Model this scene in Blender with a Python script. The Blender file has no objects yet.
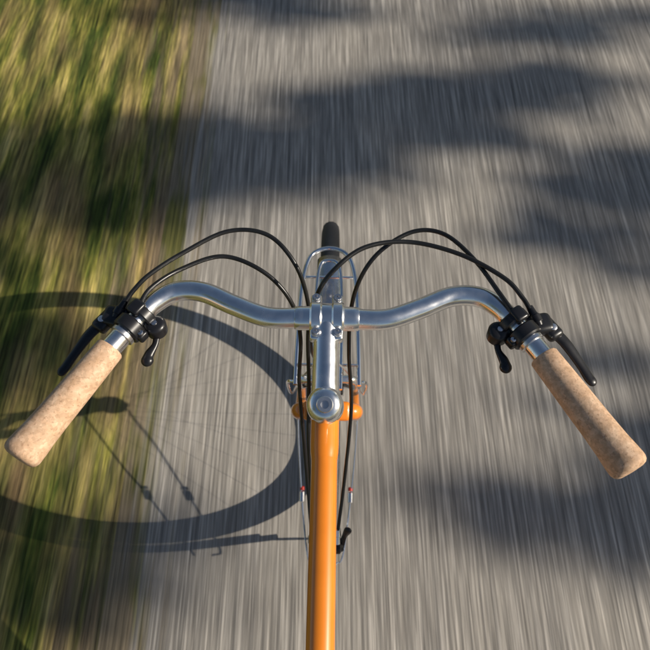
import bpy, bmesh, math, random
from mathutils import Vector, Matrix
random.seed(7)
S = bpy.context.scene
S.view_settings.view_transform = 'Standard'
S.view_settings.look = 'None'
S.view_settings.exposure = 0

# ------------------------------------------------------------ sun / sky
SUN = Vector((1.765, -0.294, 1.0))
sn = SUN.normalized()
elev = math.asin(sn.z); azim = math.atan2(sn.x, sn.y)
w = bpy.data.worlds.new("World"); S.world = w; w.use_nodes = True
nt = w.node_tree
bg = nt.nodes['Background']
sky = nt.nodes.new('ShaderNodeTexSky'); sky.sky_type = 'NISHITA'; sky.sun_disc = False
sky.sun_elevation = elev; sky.sun_rotation = azim
nt.links.new(sky.outputs[0], bg.inputs[0]); bg.inputs[1].default_value = 0.07
sl = bpy.data.lights.new("sun", 'SUN'); sl.energy = 5.0; sl.angle = math.radians(0.55); sl.color = (1, .91, .78)
so = bpy.data.objects.new("sun", sl); S.collection.objects.link(so)
so.rotation_euler = sn.to_track_quat('Z', 'Y').to_euler(); so.location = (10, -2, 8)

# ------------------------------------------------------------ materials
def newmat(name):
    m = bpy.data.materials.new(name); m.use_nodes = True
    return m, m.node_tree, m.node_tree.nodes['Principled BSDF']
def N(nt, t, **k):
    n = nt.nodes.new(t)
    for a, b in k.items(): setattr(n, a, b)
    return n
def objco(nt, scale):
    tc = N(nt, 'ShaderNodeTexCoord'); mp = N(nt, 'ShaderNodeMapping')
    mp.inputs['Scale'].default_value = scale
    nt.links.new(tc.outputs['Object'], mp.inputs[0]); return mp.outputs[0]
def noise(nt, scale, detail=3, rough=.55, sc=1.0):
    n = N(nt, 'ShaderNodeTexNoise'); n.inputs['Scale'].default_value = sc
    n.inputs['Detail'].default_value = detail; n.inputs['Roughness'].default_value = rough
    nt.links.new(objco(nt, scale), n.inputs['Vector']); return n.outputs[0]
def ramp(nt, fac, stops):
    r = N(nt, 'ShaderNodeValToRGB'); e = r.color_ramp.elements
    while len(e) < len(stops): e.new(.5)
    for i, (p, c) in enumerate(stops):
        e[i].position = p; e[i].color = (*c, 1) if len(c) == 3 else c
    nt.links.new(fac, r.inputs[0]); return r.outputs[0]
def mix(nt, fac, a, b, mode='MIX'):
    m = N(nt, 'ShaderNodeMix', data_type='RGBA', blend_type=mode)
    for s, v in ((m.inputs[0], fac), (m.inputs[6], a), (m.inputs[7], b)):
        if isinstance(v, bpy.types.NodeSocket): nt.links.new(v, s)
        elif isinstance(v, (int, float)): s.default_value = v
        else: s.default_value = (*v, 1)
    return m.outputs[2]
def mth(nt, op, a, b=0.0, clamp=False):
    m = N(nt, 'ShaderNodeMath', operation=op); m.use_clamp = clamp
    for i, v in enumerate((a, b)):
        if isinstance(v, bpy.types.NodeSocket): nt.links.new(v, m.inputs[i])
        else: m.inputs[i].default_value = v
    return m.outputs[0]
def bump(nt, b, h, strength, dist):
    n = N(nt, 'ShaderNodeBump'); n.inputs['Strength'].default_value = strength; n.inputs['Distance'].default_value = dist
    nt.links.new(h, n.inputs['Height']); nt.links.new(n.outputs[0], b.inputs['Normal'])
def simple(name, col, metal=0, rough=.4, coat=0, var=.12, nsc=60, rvar=.08):
    m, nt, b = newmat(name)
    n = noise(nt, (nsc,)*3, 3)
    c = ramp(nt, n, [(.3, tuple(x*(1-var) for x in col)), (.7, tuple(min(1, x*(1+var)) for x in col))])
    nt.links.new(c, b.inputs['Base Color'])
    b.inputs['Metallic'].default_value = metal
    r = ramp(nt, n, [(.3, (rough,)*3), (.7, (rough+rvar,)*3)])
    nt.links.new(r, b.inputs['Roughness'])
    b.inputs['Coat Weight'].default_value = coat; b.inputs['Coat Roughness'].default_value = .05
    return m
M_alu = simple("polished_aluminium", (.95, .95, .94), 1, .19, var=.04, nsc=70, rvar=.10)
M_chrome = simple("chrome", (.88, .88, .89), 1, .08, var=.04)
M_steel = simple("brushed_steel", (.7, .7, .71), 1, .28, var=.08)
M_orange = simple("orange_paint", (.86, .245, .012), 0, .32, coat=.8, var=.05, nsc=25, rvar=.05)
M_black = simple("black_plastic", (.012, .012, .014), 0, .3, var=.2)
M_cable = simple("cable_housing", (.012, .012, .012), 0, .28, var=.2)
M_rubber = simple("tyre_rubber", (.04, .04, .043), 0, .6, var=.25)
M_red = simple("red_reflector", (.55, .03, .015), 0, .2)
M_leather = simple("brown_leather", (.16, .07, .03), 0, .45)
M_fender = simple("painted_silver_mudguard", (.62, .62, .63), 1, .22, var=.06)

# cork
M_cork, nt, b = newmat("cork")
n1 = noise(nt, (90, 90, 90), 5, .65); n2 = noise(nt, (320, 320, 320), 3, .6)
base = ramp(nt, n1, [(.32, (.56, .36, .215)), (.5, (.66, .44, .285)), (.68, (.74, .53, .36))])
vo = N(nt, 'ShaderNodeTexVoronoi'); vo.inputs['Scale'].default_value = 1
nt.links.new(objco(nt, (330, 330, 330)), vo.inputs['Vector'])
grain = ramp(nt, vo.outputs['Color'], [(.25, (.84, .82, .79)), (.75, (1.06, 1.04, 1.02))])
c = mix(nt, 1.0, base, grain, 'MULTIPLY')
sp = ramp(nt, n2, [(.59, (0, 0, 0)), (.66, (1, 1, 1))])
c = mix(nt, mth(nt, 'MULTIPLY', sp, .5), c, (.28, .15, .08))
nt.links.new(c, b.inputs['Base Color']); b.inputs['Roughness'].default_value = .75
bump(nt, b, n2, .4, .0006)

# foliage/bark
M_leaf, nt, b = newmat("leaf")
gi = N(nt, 'ShaderNodeNewGeometry')
c = ramp(nt, gi.outputs['Random Per Island'], [(0, (.03, .06, .012)), (.6, (.06, .11, .02)), (1, (.12, .14, .03))])
nt.links.new(c, b.inputs['Base Color']); b.inputs['Roughness'].default_value = .6
M_bark, nt, b = newmat("bark")
n = noise(nt, (9, 9, 2), 4, .7)
nt.links.new(ramp(nt, n, [(.3, (.05, .035, .025)), (.7, (.16, .12, .09))]), b.inputs['Base Color'])
b.inputs['Roughness'].default_value = .9; bump(nt, b, n, .8, .03)

# road : fine aggregate drawn out along the direction of travel
M_road, nt, b = newmat("asphalt")
s1 = noise(nt, (200, 3.4, 1), 3, .6); s2 = noise(nt, (75, 1.1, 1), 2, .6); s3 = noise(nt, (2.2, .7, 1), 3, .55)
s4 = noise(nt, (460, 8, 1), 2, .6)
c = ramp(nt, s1, [(.28, (.150, .140, .127)), (.5, (.31, .29, .26)), (.72, (.60, .56, .505))])
c = mix(nt, 1, c, ramp(nt, s2, [(.3, (.76, .76, .77)), (.7, (1.24, 1.22, 1.20))]), 'MULTIPLY')
c = mix(nt, 1, c, ramp(nt, s3, [(.3, (.82, .83, .85)), (.7, (1.18, 1.17, 1.14))]), 'MULTIPLY')
c = mix(nt, 1, c, ramp(nt, s4, [(.3, (.78, .78, .78)), (.7, (1.22, 1.22, 1.21))]), 'MULTIPLY')
sx = N(nt, 'ShaderNodeSeparateXYZ'); tc = N(nt, 'ShaderNodeTexCoord'); nt.links.new(tc.outputs['Object'], sx.inputs[0])
e = mth(nt, 'ADD', sx.outputs['X'], .465)                      # distance in from left edge
e = mth(nt, 'ADD', e, mth(nt, 'MULTIPLY', mth(nt, 'SUBTRACT', noise(nt, (34, 1.3, 1), 3, .6), .5), .34))
ef = ramp(nt, e, [(0.0, (1, 1, 1)), (.07, (0, 0, 0))])
dirt = mix(nt, ramp(nt, noise(nt, (11, 1.7, 1), 3, .6), [(.46, (0, 0, 0)), (.58, (1, 1, 1))]),
           ramp(nt, s1, [(.3, (.11, .09, .06)), (.7, (.40, .32, .21))]), ramp(nt, s1, [(.3, (.04, .05, .015)), (.7, (.26, .24, .07))]))
c = mix(nt, ef, c, dirt)
nt.links.new(c, b.inputs['Base Color']); b.inputs['Roughness'].default_value = .85
b.inputs['Specular IOR Level'].default_value = .3
bump(nt, b, s1, .25, .003)

# grass verge
M_grass, nt, b = newmat("grass")
g1 = noise(nt, (120, 4.2, 1), 3, .6); g2 = noise(nt, (15, 2.3, 1), 4, .6); g3 = noise(nt, (6, 1.5, 1), 3, .5)
g4 = noise(nt, (300, 8, 1), 2, .6)
c = ramp(nt, g2, [(.30, (.026, .045, .012)), (.43, (.075, .105, .022)), (.54, (.24, .235, .055)), (.70, (.64, .52, .20))])
cb = ramp(nt, g1, [(.28, (.25, .25, .23)), (.5, (.95, .93, .88)), (.72, (2.0, 1.85, 1.55))])
c = mix(nt, 1, c, cb, 'MULTIPLY')
c = mix(nt, ramp(nt, g3, [(.45, (0, 0, 0)), (.64, (.75, .75, .75))]), c, ramp(nt, g1, [(.3, (.08, .05, .028)), (.7, (.50, .32, .165))]))
c = mix(nt, 1, c, ramp(nt, g4, [(.3, (.75, .75, .75)), (.7, (1.25, 1.25, 1.2))]), 'MULTIPLY')
sx = N(nt, 'ShaderNodeSeparateXYZ'); tc = N(nt, 'ShaderNodeTexCoord'); nt.links.new(tc.outputs['Object'], sx.inputs[0])
e = mth(nt, 'ADD', mth(nt, 'ABSOLUTE', mth(nt, 'ADD', sx.outputs['X'], .46)), mth(nt, 'MULTIPLY', mth(nt, 'SUBTRACT', noise(nt, (26, 1.6, 1), 4, .6), .5), .8))
ef = ramp(nt, e, [(0.03, (.85, .85, .85)), (.20, (0, 0, 0))])
c = mix(nt, ef, c, ramp(nt, g1, [(.3, (.09, .07, .045)), (.7, (.36, .27, .17))]))
nt.links.new(c, b.inputs['Base Color']); b.inputs['Roughness'].default_value = .9
b.inputs['Specular IOR Level'].default_value = .2
bump(nt, b, g2, .6, .02)

# ------------------------------------------------------------ mesh helpers
def link(me, name, mat, parent=None, smooth=True):
    o = bpy.data.objects.new(name, me); S.collection.objects.link(o)
    me.materials.append(mat)
    if smooth:
        for p in me.polygons: p.use_smooth = True
    if parent: o.parent = parent
    return o
def catmull(P, R, n):
    P = [Vector(p) for p in P]; out = []; ro = []
    for i in range(len(P)-1):
        p0 = P[i-1] if i else P[0]*2-P[1]; p1 = P[i]; p2 = P[i+1]; p3 = P[i+2] if i+2 < len(P) else P[-1]*2-P[-2]
        for k in range(n):
            t = k/n; ts = t*t*(3-2*t)
            out.append(.5*((2*p1)+(p2-p0)*t+(2*p0-5*p1+4*p2-p3)*t*t+(3*p1-p0-3*p2+p3)*t**3)); ro.append(R[i]*(1-ts)+R[i+1]*ts)
    out.append(P[-1]); ro.append(R[-1]); return out, ro
def sweep(bm, P, R, seg=16, closed=False, flat=1.0):
    n = len(P); rings = []
    tang = []
    for i in range(n):
        if closed: t = P[(i+1) % n]-P[i-1]
        else: t = P[min(i+1, n-1)]-P[max(i-1, 0)]
        tang.append(t.normalized())
    up = Vector((0, 0, 1)) if abs(tang[0].z) < .9 else Vector((1, 0, 0))
    nn = (up-tang[0]*up.dot(tang[0])).normalized()
    for i in range(n):
        nn = (nn-tang[i]*nn.dot(tang[i])).normalized(); bb = tang[i].cross(nn)
        rings.append([bm.verts.new(P[i]+(nn*math.cos(a)*flat+bb*math.sin(a))*R[i]) for a in [2*math.pi*k/seg for k in range(seg)]])
    for i in range(n if closed else n-1):
        A = rings[i]; B = rings[(i+1) % n]
        for k in range(seg): bm.faces.new((A[k], A[(k+1) % seg], B[(k+1) % seg], B[k]))
    if not closed:
        bm.faces.new(rings[0][::-1]); bm.faces.new(rings[-1])
def tube(name, P, r, mat, parent, n=8, seg=16, closed=False, flat=1.0, rnd=False):
    R = r if isinstance(r, (list, tuple)) else [r]*len(P)
    P = [Vector(p) for p in P]; R = list(R)
    if n > 1 and not closed: P, R = catmull(P, R, n)
    if rnd:
        d0 = (P[0]-P[1]).normalized(); d1 = (P[-1]-P[-2]).normalized(); r0 = R[0]; r1 = R[-1]; p0 = P[0]; p1 = P[-1]
        for a in (22, 45, 66, 84):
            sa, ca = math.sin(math.radians(a)), math.cos(math.radians(a))
            P.insert(0, p0+d0*r0*sa); R.insert(0, r0*ca); P.append(p1+d1*r1*sa); R.append(r1*ca)
    bm = bmesh.new(); sweep(bm, P, R, seg, closed, flat)
    bmesh.ops.recalc_face_normals(bm, faces=bm.faces)
    me = bpy.data.meshes.new(name); bm.to_mesh(me); bm.free()
    o = link(me, name, mat, parent)
    if not closed: es(o)
    return o
def es(o, ang=40):
    me = o.data
    bm = bmesh.new(); bm.from_mesh(me)
    for e in bm.edges:
        if len(e.link_faces) == 2 and e.calc_face_angle(0) > math.radians(ang): e.smooth = False
    bm.to_mesh(me); bm.free()
def lathe(name, prof, org, axis, mat, parent, seg=32):
    """prof: (distance along axis, radius)"""
    ax = Vector(axis).normalized(); org = Vector(org)
    up = Vector((0, 0, 1)) if abs(ax.z) < .9 else Vector((1, 0, 0))
    u = (up-ax*up.dot(ax)).normalized(); v = ax.cross(u)
    bm = bmesh.new(); rings = []
    for d, r in prof:
        rings.append([bm.verts.new(org+ax*d+(u*math.cos(a)+v*math.sin(a))*max(r, 1e-5)) for a in [2*math.pi*k/seg for k in range(seg)]])
    for A, B in zip(rings, rings[1:]):
        for k in range(seg): bm.faces.new((A[k], A[(k+1) % seg], B[(k+1) % seg], B[k]))
    bm.faces.new(rings[0][::-1]); bm.faces.new(rings[-1])
    bmesh.ops.recalc_face_normals(bm, faces=bm.faces)
    me = bpy.data.meshes.new(name); bm.to_mesh(me); bm.free()
    o = link(me, name, mat, parent); es(o, 35); return o
def box(name, c, dims, ydir, mat, parent, bev=.002, zdir=(0, 0, 1)):
    y = Vector(ydir).normalized(); z = Vector(zdir); z = (z-y*z.dot(y)).normalized(); x = y.cross(z)
    bm = bmesh.new(); bmesh.ops.create_cube(bm, size=1)
    for vv in bm.verts: vv.co = Vector((vv.co.x*dims[0], vv.co.y*dims[1], vv.co.z*dims[2]))
    bm.normal_update()
    bmesh.ops.bevel(bm, geom=bm.edges[:], offset=min(bev, min(dims)*.42), segments=3, affect='EDGES', profile=.5)
    for vv in bm.verts:
        l = vv.co.copy(); vv.co = Vector(c)+x*l.x+y*l.y+z*l.z
    bmesh.ops.recalc_face_normals(bm, faces=bm.faces)
    me = bpy.data.meshes.new(name); bm.to_mesh(me); bm.free()
    o = link(me, name, mat, parent); es(o, 50); return o
def empty(name):
    e = bpy.data.objects.new(name, None); S.collection.objects.link(e); return e

# ------------------------------------------------------------ ground + road
def sheet(name, xz, y0, y1, mat):
    me = bpy.data.meshes.new(name); V = []; F = []
    for x, z in xz: V += [(x, y0, z), (x, y1, z)]
    for i in range(len(xz)-1): F.append((2*i, 2*i+2, 2*i+3, 2*i+1))
    me.from_pydata(V, [], F); return link(me, name, mat, None, False)
sheet("ground", [(-400, -.004), (400, -.004)], -400, 400, M_grass)
sheet("road", [(-.53, -.0052), (-.45, 0), (3.9, 0), (4.05, -.0052)], -300, 300, M_road)

# ------------------------------------------------------------ trees
def shadow_pt(p): return (p.x-SUN.x*p.z/SUN.z, p.y-SUN.y*p.z/SUN.z)
def in_window(p):
    x, y = shadow_pt(p); return -1.9 < x < 1.7 and -.9 < y < 2.9
def leafq(bm, c, s):
    a = Vector((random.gauss(0, 1), random.gauss(0, 1), random.gauss(0, 1))).normalized()
    b2 = a.orthogonal().normalized(); c2 = a.cross(b2)
    f = [bm.verts.new(c+b2*s), bm.verts.new(c+c2*s*.55), bm.verts.new(c-b2*s), bm.verts.new(c-c2*s*.55)]
    bm.faces.new(f)
def tree(base, h, cr, nl, targets=()):
    e = empty("deciduous_tree"); base = Vector(base)
    bmW = bmesh.new(); bmL = bmesh.new()
    top = base+Vector((random.uniform(-.4, .4), random.uniform(-.4, .4), h*.85))
    P, R = catmull([base, base.lerp(top, .33)+Vector((.15, .1, 0)), base.lerp(top, .66)+Vector((-.12, .1, 0)), top], [h*.03, h*.022, h*.014, h*.004], 6)
    sweep(bmW, P, R, 10)
    def limb(target, r):
        k = min(1, max(.3, (target.z-1.2-base.z)/(h*.85)))
        s = base.lerp(top, k*.8); m = s.lerp(target, .5)+Vector((random.uniform(-.2, .2), random.uniform(-.2, .2), .35))
        P, R = catmull([s, m, target], [r, r*.6, r*.2], 5); 
        if any(in_window(p) for p in P[:-3]): return
        sweep(bmW, P, R, 6)
    for i in range(34):
        a = random.uniform(0, 6.28); z = random.uniform(-.9, 1); q = math.sqrt(max(.05, 1-z*z))*random.uniform(.35, 1)
        c = base+Vector((math.cos(a)*q*cr, math.sin(a)*q*cr, h*.62+z*h*.36))
        limb(c, h*.008); cs = random.uniform(.5, 1.0)*cr*.33
        for k in range(nl//34):
            p = c+Vector((random.gauss(0, cs*.5), random.gauss(0, cs*.5), random.gauss(0, cs*.4)))
            if in_window(p): continue
            leafq(bmL, p, random.uniform(.07, .13)*(5000/nl)**.5)
    for (gx, gy, rx, ry, dens, hh) in targets:
        c = Vector((gx, gy, 0))+SUN*hh
        P, R = catmull([c+Vector((rx, -.02, 0)), c, c-Vector((rx, .03, .05))], [.012, .009, .004], 4); sweep(bmW, P, R, 6)
        nsub = max(5, int(rx*ry*90)+4)
        ntot = int(dens*1.7*math.pi*rx*ry/.0016)
        for j in range(nsub):
            while True:
                q = Vector((random.uniform(-1, 1), random.uniform(-1, 1), 0))
                if q.length < 1: break
            sc = c+Vector((q.x*rx*.8, q.y*ry*.8+q.x*rx*.14, random.uniform(-.1, .1)))
            sr = random.uniform(.6, 1.2)
            for k in range(int(ntot/nsub*random.uniform(.7, 1.3))):
                leafq(bmL, sc+Vector((random.gauss(0, rx*.25*sr), random.gauss(0, ry*.30*sr), random.gauss(0, .05))), random.uniform(.03, .055))
    for bm, nm, mt in ((bmW, "trunk_and_limbs", M_bark), (bmL, "foliage", M_leaf)):
        me = bpy.data.meshes.new(nm); bm.to_mesh(me); bm.free(); link(me, nm, mt, e, nm != "foliage")
    return e
T = [(-1.25, 1.22, .75, .24, 2.6, 6.2), (-.62, 1.28, .5, .23, 2.8, 6.4), (-.16, 1.40, .40, .20, 2.8, 6.1), (.30, 1.58, .42, .16, 2.6, 6.6), (.80, 1.72, .45, .15, 1.8, 6.4),
     (.98, 1.24, .42, .15, 2.2, 6.0), (.52, 1.38, .22, .10, 1.5, 6.2), (.76, .98, .15, .10, 2.2, 5.6), (1.08, .88, .2, .06, 1.3, 5.6),
     (.88, .25, .22, .22, 1.7, 5.5), (.50, .10, .28, .13, 1.6, 5.8), (.82, .55, .14, .07, 1.2, 5.7), (.70, .42, .10, .06, 1.0, 5.5),
     (-.3, 2.15, .5, .12, 1.5, 6.6), (1.0, 2.05, .5, .12, 1.3, 6.3), (-.92, .60, .24, .17, 1.9, 5.6), (-.85, .05, .35, .16, 2.2, 5.9), (-.60, -.05, .3, .09, 1.4, 5.9),  # bottom-left leaf clumps are added, standing in for the rider's shadow
     (-1.15, .93, .25, .07, 1.3, 6)]
tree((12.3, -5.2, 0), 9.5, 3.4, 3400, T)
tree((10.5, 7.5, 0), 10.5, 3.6, 2700)
tree((17, 2, 0), 12, 4.2, 2400)
tree((-8, 9, 0), 9, 3.4, 2700)
tree((-9, -5, 0), 10, 3.6, 2400)
tree((9, -14, 0), 10, 3.6, 2000)
tree((-7.5, 22, 0), 10, 3.6, 2000)
tree((9, 24, 0), 11, 3.8, 2000)

# ------------------------------------------------------------ bicycle
B = empty("bicycle"); B.rotation_euler = (0, 0, math.radians(-1.2))
A0 = Vector((0, .005, 1.0)); AX = Vector((0, .3665, -.9304))      # steering axis (downwards)
def ax(s, x=0): return A0+AX*s+Vector((x, 0, 0))
ZB = 1.03
# handlebar
half = [(.0, .092), (.03, .092), (.064, .0925), (.10, .1065), (.135, .1225), (.165, .1225), (.187, .107), (.202, .086), (.2206, .057), (.250, .005), (.2847, -.0584)]
barP = [(-x, y, ZB) for x, y in half[:0:-1]]+[(x, y, ZB) for x, y in half]
tube("handlebar", barP, .0112, M_alu, B, n=10, seg=28)
tube("bar_bulge", [(-.034, .092, ZB), (-.028, .092, ZB), (.028, .092, ZB), (.034, .092, ZB)], [.0113, .0130, .0130, .0113], M_alu, B, n=4, seg=28)
# stem
lathe("stem_quill", [(-.021, .004), (-.0205, .010), (-.018, .0148), (-.013, .0178), (-.006, .0188), (.006, .0186), (.016, .0165), (.028, .0125), (.05, .0112)], ax(-.012), AX, M_alu, B, 40)
lathe("stem_bolt", [(0, .0035), (.0, .0085), (-.0035, .0085), (-.0045, .0075), (-.0045, .0042), (-.001, .0038)], ax(-.0325), AX, M_steel, B, 24)
tube("stem_extension", [(0, .006, 1.004), (0, .03, 1.012), (0, .06, 1.022), (0, .085, 1.029)], [.0152, .0142, .0136, .0142], M_alu, B, n=6, seg=28)
for sx_ in (-1, 1):
    lathe("stem_clamp_ring", [(0, .0145), (.0, .0165), (.002, .0180), (.011, .0180), (.013, .0165), (.013, .0145)], (sx_*.0115-.0065, .092, ZB), (1, 0, 0), M_alu, B, 32)
    for yy in (-.021, .021):
        lathe("clamp_bolt", [(-.012, .0045), (.006, .0045), (.006, .0038), (.008, .0036), (.008, .0018), (.005, .0016)], (sx_*.0115, .092+yy, ZB+.003), (0, 0, 1), M_steel, B, 16)
    box("clamp_ear", (sx_*.0115, .092, ZB), (.012, .055, .011), (0, 1, 0), M_alu, B, .003)
lathe("stem_clamp_body", [(-.013, .0150), (-.011, .0166), (.011, .0166), (.013, .0150)], (0, .092, ZB), (1, 0, 0), M_alu, B, 32)
# headset + frame
lathe("headset_nut", [(0, .013), (0, .0175), (.004, .0182), (.012, .0182), (.013, .0195), (.020, .0205), (.030, .0205), (.034, .019)], ax(.018), AX, M_chrome, B, 32)
lathe("head_tube", [(0, .0185), (.002, .0195), (.022, .0195), (.024, .0172), (.225, .0172), (.227, .0195), (.25, .0195), (.252, .018)], ax(.051), AX, M_orange, B, 32)
lathe("lower_headset_cup", [(0, .0195), (.006, .021), (.014, .021), (.018, .018)], ax(.303), AX, M_chrome, B, 32)
tube("top_tube", [(0, .020, .950), (0, -.2, .944), (0, -.598, .928)], .0139, M_orange, B, n=4, seg=28)
tube("top_tube_lug", [(0, .020, .950), (0, -.022, .9488), (0, -.036, .9484)], [.0156, .0154, .0142], M_orange, B, n=3, seg=28)
dt0 = Vector((0, .108, .735)); bb = Vector((0, -.40, .28))
tube("down_tube", [dt0, bb], .0158, M_orange, B, n=1, seg=24)
st = Vector((0, -.605, .945))
tube("seat_tube", [bb, st], .0145, M_orange, B, n=1, seg=24)
rh = Vector((0, -.86, .345)); fh = Vector((0, .33, .345))
for s in (-1, 1):
    tube("chain_stay", [bb+Vector((s*.03, -.02, 0)), (s*.045, -.55, .30), rh+Vector((s*.065, 0, 0))], [.010, .009, .007], M_orange, B)
    tube("seat_stay", [st+Vector((s*.014, -.01, -.03)), (s*.045, -.70, .70), rh+Vector((s*.065, 0, 0))], [.008, .008, .007], M_orange, B)
    tube("fork_blade", [ax(.335, s*.030), ax(.345, s*.042), ax(.40, s*.046), ax(.55, s*.050), (s*.053, .27, .43), fh+Vector((s*.056, 0, 0))], [.0120, .0130, .0130, .0115, .009, .007], M_orange, B, seg=18)
    lathe("axle_nut", [(0, .009), (.006, .009), (.007, .006), (.012, .005)], fh+Vector((s*.060, 0, 0)), (s, 0, 0), M_chrome, B, 6)
box("fork_crown", ax(.334), (.074, .030, .022), (0, .93, .3665), M_orange, B, .007)
tube("seat_post", [st+Vector((0, 0, -.02)), (0, -.635, 1.02)], .0128, M_alu, B, n=1)
# saddle
bm = bmesh.new(); rows = []
for i in range(15):
    t = i/14; y = -.48-.27*t; hw = .018+.062*(max(0, t-.25)/.75)**1.4 if t > .25 else .018
    if i == 0: hw = .009
    if i == 14: hw *= .8
    rows.append([bm.verts.new((hw*math.sin(a), y, 1.035+.02*(t-.5)**2*2+.028*math.cos(a)*(1 if math.cos(a) > 0 else .5)-(.012*abs(math.sin(a))))) for a in [2*math.pi*k/16 for k in range(16)]])
for P_, Q_ in zip(rows, rows[1:]):
    for k in range(16): bm.faces.new((P_[k], P_[(k+1) % 16], Q_[(k+1) % 16], Q_[k]))
bm.faces.new(rows[0]); bm.faces.new(rows[-1][::-1]); bmesh.ops.recalc_face_normals(bm, faces=bm.faces)
me = bpy.data.meshes.new("saddle"); bm.to_mesh(me); bm.free(); link(me, "saddle", M_leather, B)
# wheels
def circ(c, r, x, n=96, a0=0, a1=360, close=True):
    m = n if close else n+1
    return [Vector((x, c.y+r*math.cos(math.radians(a0+(a1-a0)*k/n)), c.z+r*math.sin(math.radians(a0+(a1-a0)*k/n)))) for k in range(m)]
def wheel(c, pre):
    tube(pre+"_tyre", circ(c, .332, 0), .0175, M_rubber, B, n=1, seg=14, closed=True)
    for x in (-.009, .009): tube(pre+"_rim", circ(c, .309, x), .006, M_alu, B, n=1, seg=8, closed=True)
    tube(pre+"_rim_bed", circ(c, .306, 0), .007, M_alu, B, n=1, seg=8, closed=True)
    lathe(pre+"_hub", [(-.05, .006), (-.034, .007), (-.034, .024), (-.030, .024), (-.029, .012), (.029, .012), (.030, .024), (.034, .024), (.034, .007), (.05, .006)], c, (1, 0, 0), M_alu, B, 24)
    bm = bmesh.new()
    for k in range(32):
        a = 2*math.pi*k/32; s = 1 if k % 2 else -1; a2 = a+(.9 if (k//2) % 2 else -.9)
        sweep(bm, [Vector((s*.032, c.y+.022*math.cos(a2), c.z+.022*math.sin(a2))), Vector((0, c.y+.306*math.cos(a), c.z+.306*math.sin(a)))], [.0003, .0003], 4)
    me = bpy.data.meshes.new(pre+"_spokes"); bm.to_mesh(me); bm.free(); link(me, pre+"_spokes", M_steel, B)
wheel(fh, "front_wheel"); wheel(rh, "rear_wheel")
def fender(name, path, wd=.021):
    bm = bmesh.new(); rings = []
    n = len(path)
    for i, p in enumerate(path):
        t = (path[min(i+1, n-1)]-path[max(i-1, 0)]).normalized(); nr = Vector((1, 0, 0)).cross(t)
        if nr.dot(p-CEN) < 0: nr = -nr
        rings.append([bm.verts.new(p+Vector((wd*math.sin(a), 0, 0))+nr*(.013*(math.cos(a)-1))) for a in [math.radians(-95+190*k/10) for k in range(11)]])
    for A_, B_ in zip(rings, rings[1:]):
        for k in range(10): bm.faces.new((A_[k], A_[k+1], B_[k+1], B_[k]))
    me = bpy.data.meshes.new(name); bm.to_mesh(me); bm.free(); o = link(me, name, M_fender, B)
    md = o.modifiers.new("t", 'SOLIDIFY'); md.thickness = .0012
CEN = fh
fp = circ(fh, .368, 0, 48, 77, 205, False); last = fp[-1]; tdir = (fp[-1]-fp[-2]).normalized()
for k in range(1, 6): fp.append(last+(tdir*.7+Vector((0, .35, -.6))).normalized()*.026*k)
fender("front_mudguard", fp)
CEN = rh
fender("rear_mudguard", circ(rh, .368, 0, 48, 0, 160, False))
flap = fp[-1]
box("mud_flap", flap+Vector((0, .008, -.02)), (.046, .004, .06), (0, .9, .3), M_black, B, .0015)
for s in (-1, 1):
    h0 = fh+Vector((s*.066, 0, 0))
    tube("mudguard_stay", [h0, (s*.060, .20, .27), (s*.040, .02, .17), (s*.022, -.008, .165)], .0018, M_chrome, B, seg=8)
# front rack hoop over the wheel
hoop = [(-.048, .15, .735), (-.047, .22, .742), (-.044, .32, .745), (-.034, .375, .745), (-.014, .395, .745), (.014, .395, .745), (.034, .375, .745), (.044, .32, .745), (.047, .22, .742), (.048, .15, .735)]
tube("rack_hoop", hoop, .0036, M_chrome, B, n=6, seg=10)
tube("rack_inner_rail", [(-.020, .14, .742), (-.021, .26, .744), (-.017, .355, .745), (0, .372, .745), (.017, .355, .745), (.021, .26, .744), (.020, .14, .742)], .003, M_chrome, B, n=6, seg=10)
for y in (.18, .27, .34): tube("rack_crossbar", [(-.046, y, .743), (.046, y, .743)], .0022, M_chrome, B, n=1, seg=8)
for s in (-1, 1):
    tube("rack_leg", [(s*.048, .155, .735), (s*.062, .17, .70), (s*.068, .24, .50), (s*.066, .325, .352)], .0025, M_chrome, B, seg=8)
    tube("brake_arm", [(s*.006, .165, .725), (s*.040, .170, .712), (s*.044, .18, .668), (s*.028, .19, .655)], [.006, .007, .006, .005], M_alu, B, seg=12)
    box("brake_pad", (s*.020, .195, .652), (.012, .045, .010), (0, .8, .6), M_black, B, .003)
lathe("brake_pivot", [(0, .009), (.02, .009), (.022, .006), (.03, .006)], (0, .155, .728), (0, 1, .2), M_steel, B, 16)
tube("brake_cable_yoke", [(-.04, .17, .715), (-.02, .168, .765), (.0, .166, .785), (.02, .168, .765), (.04, .17, .715)], .0016, M_steel, B, seg=6)
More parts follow.
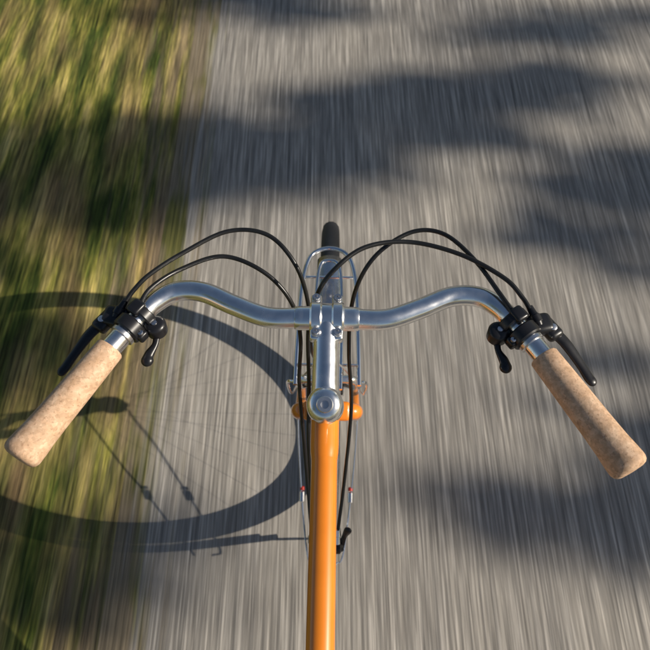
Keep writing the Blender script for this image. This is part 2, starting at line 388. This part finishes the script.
# cables
C = [
 [(-.2155, .105, 1.036), (-.208, .117, 1.040), (-.192, .135, 1.045), (-.160, .1640, 1.045), (-.113, .195, 1.045), (-.068, .194, 1.04), (-.036, .166, 1.02), (-.022, .142, .97), (-.020, .125, .90), (-.014, .15, .82), (-.004, .166, .79)],
 [(-.199, .088, 1.044), (-.190, .118, 1.042), (-.162, .150, 1.034), (-.118, .171, 1.03), (-.072, .157, 1.02), (-.042, .137, .99), (-.032, .118, .94), (-.036, .100, .84), (-.030, .05, .72), (-.022, -.02, .635), (-.019, -.05, .612)],
 [(.198, .088, 1.044), (.184, .116, 1.045), (.160, .162, 1.045), (.130, .1957, 1.045), (.0965, .2014, 1.042), (.060, .180, 1.035), (.038, .160, 1.01), (.028, .145, .96), (.028, .122, .89), (.034, .085, .80), (.028, .02, .69), (.020, -.04, .618)],
 [(.2155, .105, 1.036), (.208, .117, 1.040), (.189, .136, 1.048), (.144, .163, 1.052), (.0895, .178, 1.053), (.040, .166, 1.058), (.006, .140, 1.050), (-.012, .126, 1.020), (-.022, .118, .96), (-.022, .085, .88), (-.022, .03, .80), (-.016, -.03, .66)]]
for i, c in enumerate(C): tube("cable_%d" % (i+1), c, .0026, M_cable, B, n=10, seg=10)
for p in (C[1][-1], C[2][-1]):
    lathe("barrel_adjuster", [(-.02, .003), (-.018, .0045), (-.006, .0045), (-.005, .0055), (.006, .0055), (.007, .003)], p, (0, .67, .6), M_chrome, B, 16)
for s in (-1, 1):
    lathe("stay_clip", [(-.012, .0035), (-.010, .0058), (.010, .0058), (.012, .0035)], (s*.052, .12, .225), (0, .8, .3), M_chrome, B, 14)
    lathe("stay_clip_cap", [(0, .005), (.006, .005), (.008, .0035)], (s*.052, .133, .230), (0, .8, .3), M_red, B, 14)
# down-tube shifter
lathe("shifter_boss", [(0, .012), (.010, .012), (.012, .009), (.016, .007)], (.014, -.055, .595), (1, 0, 0), M_black, B, 20)
tube("shifter_lever", [(.026, -.055, .597), (.030, -.045, .615), (.035, -.040, .635)], [.005, .004, .006], M_black, B, seg=10, flat=.6, rnd=True)
# cranks, pedals
lathe("chainring", [(-.0015, .085), (.0015, .085)], bb+Vector((.045, 0, 0)), (1, 0, 0), M_steel, B, 44)
lathe("bottom_bracket", [(-.055, .008), (-.036, .008), (-.035, .021), (.035, .021), (.036, .008), (.06, .008)], bb, (1, 0, 0), M_orange, B, 24)
for s, d in ((1, Vector((0, -.35, -.94))), (-1, Vector((0, .35, .94)))):
    e_ = bb+d*.165
    tube("crank_arm", [bb+Vector((s*.06, 0, 0)), e_+Vector((s*.065, 0, 0))], [.011, .008], M_alu, B, n=1, seg=12)
    box("pedal", e_+Vector((s*.115, 0, 0)), (.085, .06, .022), (0, 1, 0), M_black, B, .005)
# grips, levers, clamps
for s in (-1, 1):
    def p(x, y, z): return Vector((s*x, y, z))
    g0 = p(.2235, .0520, ZB); g1 = p(.2870, -.0625, ZB-.001); gd = (g1-g0).normalized(); L = (g1-g0).length
    pr = [(0, .0118), (.0005, .0140), (.002, .0150), (.02, .0155), (.05, .0162), (.085, .0168), (.108, .0176), (.120, .0186), (.128, .0190), (L, .0188), (L+.003, .0176), (L+.005, .0155), (L+.0062, .012), (L+.0066, .006), (L+.0066, .001)]
    lathe("cork_grip", pr, g0, gd, M_cork, B, 40)
    bd = (p(.2206, .057, ZB)-p(.196, .094, ZB)).normalized()
    ou = Vector((0, 0, 1)).cross(bd); ou = ou if ou.y > 0 else -ou
    q = p(.1985, .0905, ZB)
    UZ = Vector((0, 0, 1))
    lathe("shifter_clamp", [(0, .0120), (0, .0165), (.0015, .0178), (.0095, .0178), (.011, .0165), (.011, .0120)], q-bd*.007, bd, M_black, B, 28)
    lathe("brake_clamp", [(0, .0120), (0, .0155), (.0015, .0168), (.013, .0168), (.0145, .0155), (.0145, .0120)], q+bd*.0095, bd, M_black, B, 28)
    lathe("clamp_collar", [(0, .0118), (0, .0135), (.004, .0135), (.005, .0118)], q+bd*.0255, bd, M_steel, B, 28)
    box("lever_housing", q+bd*.014+ou*.022-UZ*.005, (.024, .032, .016), ou*.8+bd*.3, M_black, B, .006)
    box("lever_bracket", q+bd*.022+ou*.032-UZ*.008, (.018, .030, .013), bd, M_black, B, .005)
    lathe("lever_pivot_bolt", [(0, .0040), (.004, .0040), (.0045, .003), (.0046, .0005)], q+bd*.026+ou*.032-UZ*.003, (0, 0, 1), M_steel, B, 12)
    aa = (-bd*.85+ou*.12+UZ*.2).normalized()
    lathe("cable_adjuster", [(0, .0040), (.004, .0050), (.0045, .0060), (.012, .0060), (.0125, .0050), (.015, .0042), (.023, .0036), (.0235, .0026)], q+bd*.017+ou*.021, aa, M_black, B, 18)
    tip = p(.280, .034, 1.006)
    a = q+bd*.022+ou*.033-UZ*.009
    m1 = a.lerp(tip, .3)+ou*.004; m2 = a.lerp(tip, .7)+ou*.002
    tube("brake_lever", [a, m1, m2, tip-(tip-a)*.10, tip-(tip-a)*.03], [.0075, .0066, .0056, .0058, .0058], M_black, B, n=8, seg=14, flat=.5, rnd=True)
    sc_ = q-bd*.001-ou*.019-UZ*.005
    lathe("shifter_pod", [(-.010, .008), (-.008, .0112), (.004, .0118), (.0065, .0105), (.008, .008), (.0085, .004), (.0086, .0005)], sc_, (0, 0, 1), M_black, B, 28)
    lathe("shifter_cap_screw", [(0, .0032), (.0012, .0030), (.0015, .0015)], sc_+UZ*.0085, (0, 0, 1), M_steel, B, 16)
    th = p(.189, .047, 1.012)
    k0 = sc_-UZ*.006
    tube("thumb_lever", [k0, k0.lerp(th, .45)+Vector((s*-.003, 0, 0)), k0.lerp(th, .8), th], [.0046, .0034, .0052, .0066], M_black, B, n=6, seg=14, flat=.7, rnd=True)
    box("gear_window", q-bd*.001+UZ*.0155+ou*.002, (.015, .017, .008), bd, M_black, B, .0033)
    box("clamp_hinge", q+bd*.016-ou*.0165-UZ*.002, (.009, .012, .012), bd, M_black, B, .003)
    lathe("clamp_screw", [(0, .0030), (.0025, .0030), (.0030, .0022), (.0030, .0014), (.0018, .0012)], q+bd*.0165-ou*.0165+UZ*.004, (0, 0, 1), M_steel, B, 14)

# ------------------------------------------------------------ camera
cd = bpy.data.cameras.new("camera"); co = bpy.data.objects.new("camera", cd); S.collection.objects.link(co)
co.location = (0, -.26, 1.626); co.rotation_euler = (math.radians(30), 0, 0)
cd.sensor_width = 36; cd.lens = 36; cd.clip_start = .02; cd.clip_end = 1500
cd.dof.use_dof = True; cd.dof.focus_distance = .70; cd.dof.aperture_fstop = 11
S.camera = co
